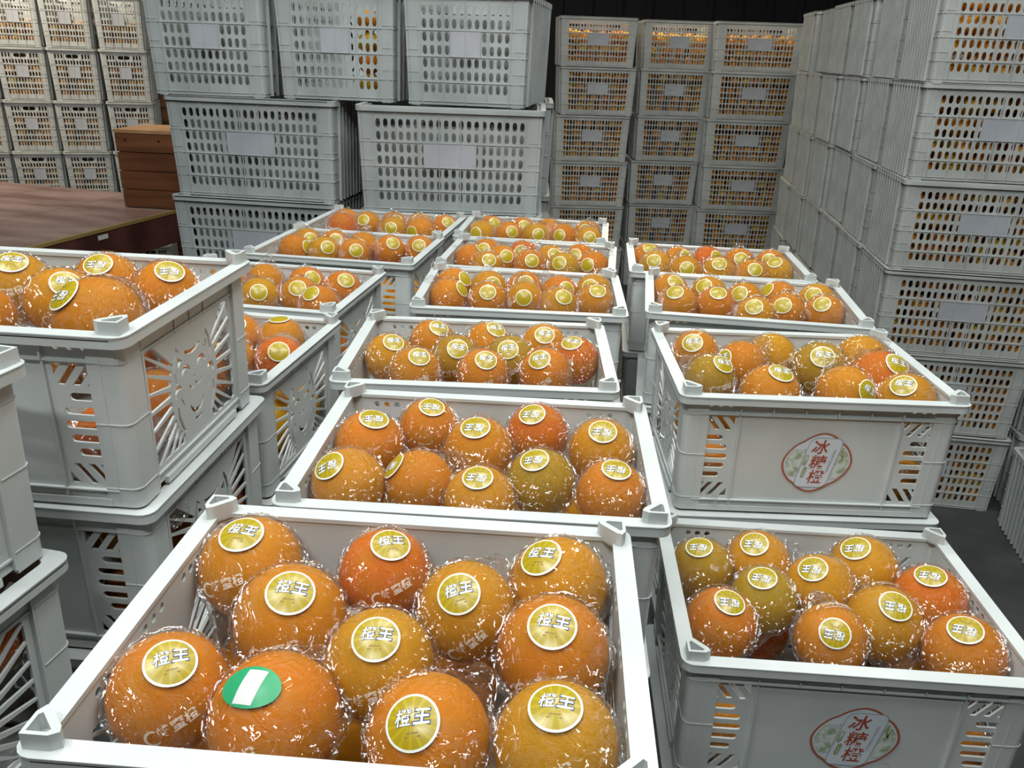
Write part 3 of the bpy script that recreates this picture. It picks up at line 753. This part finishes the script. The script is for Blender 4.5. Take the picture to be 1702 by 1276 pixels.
for key, lvl, ph in (('P', 0, 'raised logo crate'), ('Q', 0, 'low logo crate'), ('K', 0, 'raised cat crate')):
    layer(key, lvl, -.136, ph, 'in lower layer')
layer('K', 1, -.05, 'crate under raised cat crate', 'in top layer')
layer('K', 1, -.136, 'crate under raised cat crate', 'in lower layer')
layer('M', 0, -.06, 'crate cut by left edge', 'inside')
layer('M', 1, -.06, 'crate under the left edge one', 'inside')
layer('I', 0, -.136, 'left line crate', 'in lower layer')

# the rest of the fruit that only flickers behind slots: joined
ICO = bmesh.new(); bmesh.ops.create_icosphere(ICO, subdivisions=2, radius=1); ICO.verts.ensure_lookup_table()
IV = [v.co.copy() for v in ICO.verts]; IF = [tuple(v.index for v in f.verts) for f in ICO.faces]; ICO.free()
def balls(name, pts, label, m=None):
    b = MB()
    for P, R in pts:
        b.add([P+v*R*random.uniform(.985, 1.015) for v in IV], IF, m or M_PEELS)
    o = link(name, b.mesh(name, True)); tag(o, label, 'oranges', kind='stuff'); return o
rest = []
for key in COLS:
    for lvl in (0, 1, 2):
        if (key, lvl) in (('P', 0), ('Q', 0), ('K', 0), ('K', 1), ('M', 0), ('M', 1), ('I', 0)) or (key, lvl) not in LV: continue
        cx, cy, cz, yaw, _ = LV[(key, lvl)]; ca, sa = math.cos(yaw), math.sin(yaw)
        for dz in ((-.136,) if lvl == 0 else (-.05, -.136)):
            for r in range(3):
                for c in range(4):
                    u = -.136+c*.0905; v = -.087+r*.087
                    rest.append((Vector((cx+u*ca-v*sa, cy+u*sa+v*ca, cz+dz+CZ)), .041))
balls('packed_oranges', rest, 'wrapped oranges packed out of reach inside the lower white fruit crates')

# ================================================================== LARGE PERFORATED CRATES
def perf_meshes(LX, LY, H, cols_l, cols_e, tag_, m, op=(.76, .58), rp=.002, dense_h=False, holed=False, ends_up=False, label_end=True):
    """shell with rounded slots, rim, ribs; long side along x"""
    b = MB(); TH = .003; tx, ty = LX/2-.007, LY/2-.007; bx, by = tx-.009, ty-.009
    fx = lambda z: bx+(tx-bx)*z/H; fy = lambda z: by+(ty-by)*z/H
    def mf(s):
        return lambda p: Vector((p.x*fx(p.y)/tx, s*(fy(p.y)-p.z), p.y))
    def me_(s):
        return lambda p: Vector((s*(fx(p.y)-p.z), p.x*fy(p.y)/ty, p.y))
    rows = 7; v0, v1 = .030, H-.030; dv = (v1-v0)/rows
    def side(T, cols, fn, nlab, handle, nrib, hr):
        mg = .048 if T > .15 else .035; du = (2*T-2*mg)/cols; hs = []
        for r in range(rows):
            for c in range(cols):
                if 2 < r < 5 and abs(c-(cols-1)/2) < nlab/2: continue
                if handle and r == rows-1 and abs(c-(cols-1)/2) < 2.6: continue
                hs.append(stadium(-T+mg+(c+.5)*du, v0+(r+.5)*dv, dv*op[0], du*op[1], 3, True))
        if handle: hs.append(stadium(0, v0+(rows-.5)*dv, du*4.2, dv*.62, 4))
        vs, fs = fill2d([(-T+.002, .002), (T-.002, .002), (T-.002, H-.002), (-T+.002, H-.002)], hs, TH)
        b.add([fn(Vector((p.x, p.y, p.z+(.003 if T is tx else .018)))) for p in vs], fs, m)
        k = 0
        for q in range(nrib+1):                                   # vertical ribs
            u = -T+mg+(2*T-2*mg)*q/nrib
            b.box(u-(.0014 if T is tx else .0028), u+(.0014 if T is tx else .0028), .004, H-.004, -.0015 if T is tx else -.009, .004 if T is tx else .019, m, fn)
        for q in ((1, 3, 5) if hr == 3 else range(1, 7)):
            z = v0+dv*q; b.box(-T+.004, T-.004, z-.0012*rp/.002, z+.0012*rp/.002, -.001*rp/.002, .004 if T is tx else .019, m, fn)
        for z in (.012, H-.018): b.box(-T+.004, T-.004, z-.001, z+.001, -.001, .005 if T is tx else .016, m, fn)
        return du*nlab/2, v0+3*dv, v0+5*dv
    for s in (-1, 1): lab = side(tx, cols_l, mf(s), 7 if cols_l > 15 else 4, holed, (4 if cols_l < 15 else 7), 5 if dense_h else 3)
    for s in (-1, 1): side(ty, cols_e, me_(s), 4, False, 9 if not holed else 5, 3)
    for sx in (-1, 1):
        for sy in (-1, 1):
            fn = (lambda sx, sy: lambda p: Vector((sx*(fx(p.z)-p.x), sy*(fy(p.z)-p.y), p.z)))(sx, sy)
            prof = [(.036, 0), (.012, 0), (.0035, .0035), (0, .012), (0, .036), (.003, .036), (.003, .012), (.012, .003), (.036, .003)]
            b.prism(prof, 0, H-.002, m, fn)
            for q in range(1, 4):
                z = v0+(v1-v0)*q/4; big = [(x-.0012 if x < .004 else x, y-.0012 if y < .004 else y) for x, y in prof]
                b.prism(big, z-.001, z+.001, m, fn)
    vs, fs = fill2d([(-bx, -by), (bx, -by), (bx, by), (-bx, by)], [stadium(x*LX/10, y*.045, .03, .012, 2) for x in range(-4, 5) for y in range(-3, 4) if abs(y*.045) < by-.02], .003)
    b.add([Vector((p.x, p.y, .004+p.z)) for p in vs], fs, m)
    shell = b.mesh('crate_shell')
    b = MB(); o1 = rrect(LX/2, LY/2, .02, 4); i1 = rrect(tx-.008, ty-.008, .015, 4)
    vs, fs = fill2d(o1, [i1], .005); b.add([Vector((p.x, p.y, H-.0025+p.z)) for p in vs], fs, m)
    i2 = rrect(LX/2-.003, LY/2-.003, .018, 4)
    vs, fs = fill2d(o1, [i2], .014); b.add([Vector((p.x, p.y, H-.008+p.z)) for p in vs], fs, m)
    rim = b.mesh('rim')
    b = MB(); w_, z0, z1 = lab; fn = mf(-1)
    b.box(-w_, w_, z0, z1, -.0008, .0018, M_LABELP, fn)
    for a in ((-w_, w_, z0-.001, z0+.001), (-w_, w_, z1-.001, z1+.001), (-w_-.001, -w_+.001, z0, z1), (w_-.001, w_+.001, z0, z1)): b.box(*a, -.0022, .004, m, fn)
    label = b.mesh('label_panel')
    return shell, rim, label
P_LONG = perf_meshes(.555, .390, .298, 20, 12, 'a', M_PERF)
P_OLD = perf_meshes(.565, .395, .298, 20, 11, 'a', M_PERF_OLD)
P_END = perf_meshes(.385, .560, .298, 12, 18, 'a', M_PERF_OLD)
P_FAR = perf_meshes(.500, .380, .298, 20, 12, 'a', M_PERF, op=(.88, .74), rp=.005)
P_FARD = perf_meshes(.480, .380, .298, 20, 12, 'a', M_PERF, op=(.88, .74), rp=.004, dense_h=True)
P_SMALL = perf_meshes(.300, .420, .298, 12, 14, 'a', M_PERF, holed=True)
def perf(ms, FL, base, yaw, label, group, H=.298, dims=(.55, .39)):
    """placed by the front left rim corner"""
    r = bpy.data.objects.new('ventilated_crate', None); COL.objects.link(r); r.empty_display_size = .05
    ca, sa = math.cos(yaw), math.sin(yaw); u, v = dims[0]/2, dims[1]/2
    r.location = (FL[0]+u*ca-v*sa, FL[1]+u*sa+v*ca, base+CZ); r.rotation_euler = (0, 0, yaw); r.scale = (1, 1, H/.298)
    tag(r, label, 'crate', group)
    link('crate_shell', ms[0], r); link('rim', ms[1], r); link('label_panel', ms[2], r)
    return r
loose = {}
def fill(name, r, dims, H=.298, top=.26, sides='fl', R=.036, frac=1.0, rnd=random.Random(5)):
    """loose fruit lying against the visible walls of a perforated crate"""
    L = loose.setdefault(name, []); ca, sa = math.cos(r.rotation_euler.z), math.sin(r.rotation_euler.z)
    hx_, hy_ = dims[0]/2-.028-R, dims[1]/2-.026-R; pts = set()
    nx = max(2, int(2*hx_/(2*R))+1); ny = max(2, int(2*hy_/(2*R))+1); nz = int((top-.012)/(1.75*R))
    for k in range(nz):
        for i in range(nx):
            for j in range(ny):
                if not (('f' in sides and j <= (1 if 'F' in sides else 0)) or ('l' in sides and i == 0) or ('r' in sides and i == nx-1) or k == nz-1): continue
                if rnd.random() > frac: continue
                x = -hx_+2*hx_*i/(nx-1)+rnd.uniform(-.006, .006)*(0 if i in (0, nx-1) else 1)+(.02 if k % 2 and 0 < i < nx-1 else 0)
                y = -hy_+2*hy_*j/(ny-1); z = .010+R+k*1.75*R+rnd.uniform(-.004, .004)+(rnd.uniform(0, .02) if k == nz-1 else 0)
                L.append((Vector((r.location.x+x*ca-y*sa, r.location.y+x*sa+y*ca, r.location.z+z)), R*rnd.uniform(.93, 1.0)))

# right wall of stacks running away from the camera
WY = math.radians(-8); wd = Vector((math.sin(-WY), math.cos(WY), 0)); wx = Vector((math.cos(WY), math.sin(WY), 0))
lvn = ['bottom', 'second', 'third', 'fourth', 'fifth', 'top']
for d in range(6):
    rnd = random.Random(d+40)
    for l in range(6):
        FL = Vector((1.272, 2.75, 0))+wd*(d*.40)+wx*(rnd.uniform(-.015, .015) if d else 0)
        r = perf(P_LONG, FL, -1.55+l*.3005, WY+(rnd.uniform(-.01, .01)), 'tall slotted crate, %s level, %s stack of right wall counted from front' % (lvn[l], ORD[d]) if d else
                 'slotted crate full of oranges, %s level of nearest right stack' % lvn[l], 'slotted crates of the right wall', .3005, (.555, .39))
        fill('right', r, (.555, .39), sides='fFl' if d == 0 else 'l', top=.27)
for l in range(3):
    r = perf(P_LONG, Vector((1.272, 2.75, 0))+wx*.60+wd*.05, -1.55+l*.3005, WY, 'slotted crate in dark gap at right edge, %s level' % lvn[l], 'slotted crates at the right edge', .3005, (.555, .39))
r = perf(P_OLD, Vector((1.72, 2.26, 0)), -1.55, math.radians(-12), 'dim slotted crate alone on floor at right frame edge', None, .298, (.565, .395))

# three far stacks at the back
for c, (x, y, ms, n, dx) in enumerate(((.235, 5.62, P_FAR, 6, .50), (.775, 5.80, P_FARD, 6, .48), (1.265, 5.66, P_FAR, 6, .50))):
    rnd = random.Random(c+70)
    for l in range(n):
        r = perf(ms, Vector((x+rnd.uniform(-.01, .01), y, 0)), -1.55+l*.296, math.radians((3, 1, -2)[c]), 'distant slotted crate, %s level of %s far stack' % (lvn[l], ('left', 'middle', 'right')[c]),
                 'slotted crates of the far stacks', .296, (dx, .38))
        if c == 2: r.scale = (1.14, 1, .296/.298)
        fill('far', r, (dx*(1.12 if c == 2 else 1), .38), sides='fr', top=.24 if l == 5 else .28, R=.036)

# middle stack: brick bonded, standing on a pallet
PB = -1.406
SH = .3125
specs = []
for l in range(4):
    k = random.Random(l+11)
    specs.append((P_OLD, (-1.135+(.0, .0, -.012, .0)[l], 2.70), l, -8, (.565, .395), '%s level, left front of middle pallet' % lvn[l]))
    specs.append((P_OLD, (-.492+(.0, .01, -.0, .0)[l], 2.515), l, -1, (.565, .395), '%s level, right front of middle pallet' % lvn[l]))
    specs.append((P_OLD, (-.455, 2.925), l, -1, (.565, .395), '%s level, right rear of middle pallet' % lvn[l]))
    specs.append((P_OLD, (-1.08, 3.11), l, -8, (.565, .395), '%s level, left rear of middle pallet' % lvn[l]))
for ms, FL, l, yw, dm, lab in specs:
    r = perf(ms, Vector((*FL, 0)), PB+l*SH, math.radians(yw), 'greyish slotted crate, '+lab, 'slotted crates on the middle pallet', SH, dm)
tops = [((-1.165, 2.69), -5, 'left'), ((-.762, 2.675), -7, 'middle'), ((-.362, 2.600), -8, 'right')]
for FL, yw, nm in tops:
    r = perf(P_END, Vector((*FL, 0)), PB+4*SH, math.radians(yw), 'slotted crate end-on atop middle pallet, the %s of three' % nm, 'slotted crates on the middle pallet', SH, (.385, .56))
    if nm == 'middle':
        L = loose.setdefault('mid', []); 
        for k in range(4):
            for i in range(2):
                L.append((Vector((r.location.x+.055+i*.065, r.location.y-.185, r.location.z+.05+k*.06)), .034))
# crumpled liner film inside those crates
b = MB()
for o in [o for o in COL.objects if o.get('group') == 'slotted crates on the middle pallet']:
    if o.location.y > 3.0: continue
    end = 'end-on' in o['label']; lx, ly = ((.16, .245) if end else (.25, .165))
    ca, sa = math.cos(o.rotation_euler.z), math.sin(o.rotation_euler.z)
    for s in (0, 1):                        # near wall and the right wall
        n, m_ = 12, 7; vs = []; fs = []
        for i in range(n+1):
            for j in range(m_+1):
                t = -1+2*i/n; z = .015+.24*j/m_; q = .02+.018*noise.noise(Vector((i*.8, j*.8, o.location.x*9+o.location.z*5)))
                x, y = (t*lx*.93, -ly+q) if s == 0 else (lx-q, t*ly*.93)
                vs.append((o.location.x+x*ca-y*sa, o.location.y+x*sa+y*ca, o.location.z+z))
        for i in range(n):
            for j in range(m_): fs.append((i*(m_+1)+j, (i+1)*(m_+1)+j, (i+1)*(m_+1)+j+1, i*(m_+1)+j+1))
        if end and 'middle of three' in o['label'] and s == 0: continue
        b.add(vs, fs, M_LINER)
tag(link('liner_film', b.mesh('liner_film', True)), 'crumpled grey liner film lining the slotted crates on the middle pallet', 'plastic film', kind='stuff')

# pallet under the middle stack
def pallet(x, y, yaw, sx, sy, h, label):
    r = bpy.data.objects.new('pallet', None); COL.objects.link(r); r.location = (x, y, 0); r.rotation_euler = (0, 0, yaw); tag(r, label, 'pallet')
    n = 7
    for k in range(n):
        b = MB(); xx = -sx/2+sx*(k+.5)/n; b.box(xx-sx/n*.40, xx+sx/n*.40, -sy/2, sy/2, h-.022, h-.001, M_PALLET); link('board', b.mesh('board'), r)
    for k in (-1, 0, 1):
        b = MB(); b.box(-sx/2, sx/2, k*(sy/2-.05)-.045, k*(sy/2-.05)+.045, 0, h-.022, M_PALLET); link('bearer', b.mesh('bearer'), r)
pallet(-.52, 3.02, math.radians(-5), 1.30, 1.05, .144, 'timber pallet beneath the middle stack of slotted crates')

# far left stacks of end-on crates
YL = math.radians(16); lx_ = Vector((math.cos(YL), math.sin(YL), 0))
for c in range(5):
    for l in range(6):
        FL = Vector((-3.63, 4.93, 0))+lx_*(c*.278+(.012 if c == 4 else 0))
        r = perf(P_SMALL, FL+Vector((random.uniform(-.006, .006), 0, 0)), -1.55+l*.2985, YL, 'narrow slotted crate with hand hole, %s level, %s column from left' % (lvn[l], ORD[c]), 'narrow slotted crates at far left', .2985, (.276, .42)); r.scale.x = .92
        fill('left', r, (.276, .42), sides='f', top=.20 if l < 5 else .16, R=.034)
balls('loose_oranges', loose['right'], 'loose oranges filling the slotted crates of the right wall')
balls('loose_oranges', loose['far'], 'loose oranges filling the three far stacks of crates')
balls('loose_oranges', loose['left'], 'loose oranges filling the narrow crates at far left')
balls('loose_oranges', loose['mid'], 'few oranges behind slots of the middle end-on crate')

# ================================================================== RED PLATFORM AND WOODEN BINS
def platform():
    zt = -.80; e = Vector((.30, 1.10, 0)).normalized(); nrm = Vector((-e.y, e.x, 0))
    yaw = math.atan2(e.y, e.x)-PI/2
    r = bpy.data.objects.new('work_platform', None); COL.objects.link(r); r.location = (-2.03, 3.15, 0); r.rotation_euler = (0, 0, yaw)
    tag(r, 'low platform topped with scuffed dark red boards at left', 'platform')
    Ht = CZ+zt; Lp = 1.38; Wp = 2.1
    n = 4
    for k in range(n):
        b = MB(); b.box(-Wp+Wp*k/n+.002, -Wp+Wp*(k+1)/n-.002, 0, Lp, Ht-.02, Ht, M_WOODRED); link('top_board', b.mesh('top_board'), r)
    b = MB(); b.box(0, .012, 0, Lp, Ht-.012, Ht+.003, M_BRASS); b.box(-Wp, 0, -.012, 0, Ht-.012, Ht+.003, M_BRASS); link('edge_strip', b.mesh('edge_strip'), r)
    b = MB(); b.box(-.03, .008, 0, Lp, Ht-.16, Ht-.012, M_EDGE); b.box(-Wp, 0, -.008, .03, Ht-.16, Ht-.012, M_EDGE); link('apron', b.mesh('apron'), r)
    b = MB(); b.box(.008, .011, .50, .56, Ht-.045, Ht-.025, M_TAG); link('small_plate', b.mesh('small_plate'), r)
    for x, y in ((-.08, .08), (-Wp+.08, .08), (-.08, Lp-.08), (-Wp+.08, Lp-.08)):
        b = MB(); b.box(x-.035, x+.035, y-.035, y+.035, 0, Ht-.02, M_STEEL); link('leg', b.mesh('leg'), r)
platform()
def bin_(x, y, z0, yaw, sx, sy, rows, ph, label):
    r = bpy.data.objects.new('wooden_bin', None); COL.objects.link(r); r.location = (x, y, z0+CZ); r.rotation_euler = (0, 0, yaw); tag(r, label, 'wooden box')
    H = rows*ph
    for k in range(rows):
        for (x0, x1, y0, y1) in ((0, sx, 0, .02), (0, sx, sy-.02, sy), (0, .02, .02, sy-.02), (sx-.02, sx, .02, sy-.02)):
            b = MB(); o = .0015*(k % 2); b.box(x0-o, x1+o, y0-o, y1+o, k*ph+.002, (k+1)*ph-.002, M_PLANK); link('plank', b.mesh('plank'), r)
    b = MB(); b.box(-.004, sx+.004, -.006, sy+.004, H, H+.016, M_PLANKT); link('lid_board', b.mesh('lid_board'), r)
    b = MB()
    for k in range(4): b.prism([(.05+k*(sx-.1)/3+.006*math.cos(a*PI/3), H-.035+.006*math.sin(a*PI/3)) for a in range(6)], -.003, .003, M_STEEL, lambda p: Vector((p.x, p.z, p.y)))
    link('screw_heads', b.mesh('screw_heads'), r)
bin_(-2.02, 4.20, -.798, math.radians(-4), .62, .30, 4, .092, 'orange-brown planked wooden bin on back of red platform')
bin_(-2.42, 5.62, -1.55, math.radians(4), .80, .50, 19, .095, 'tall planked wooden bin stack behind the narrow crates')
print('individual oranges', nind)
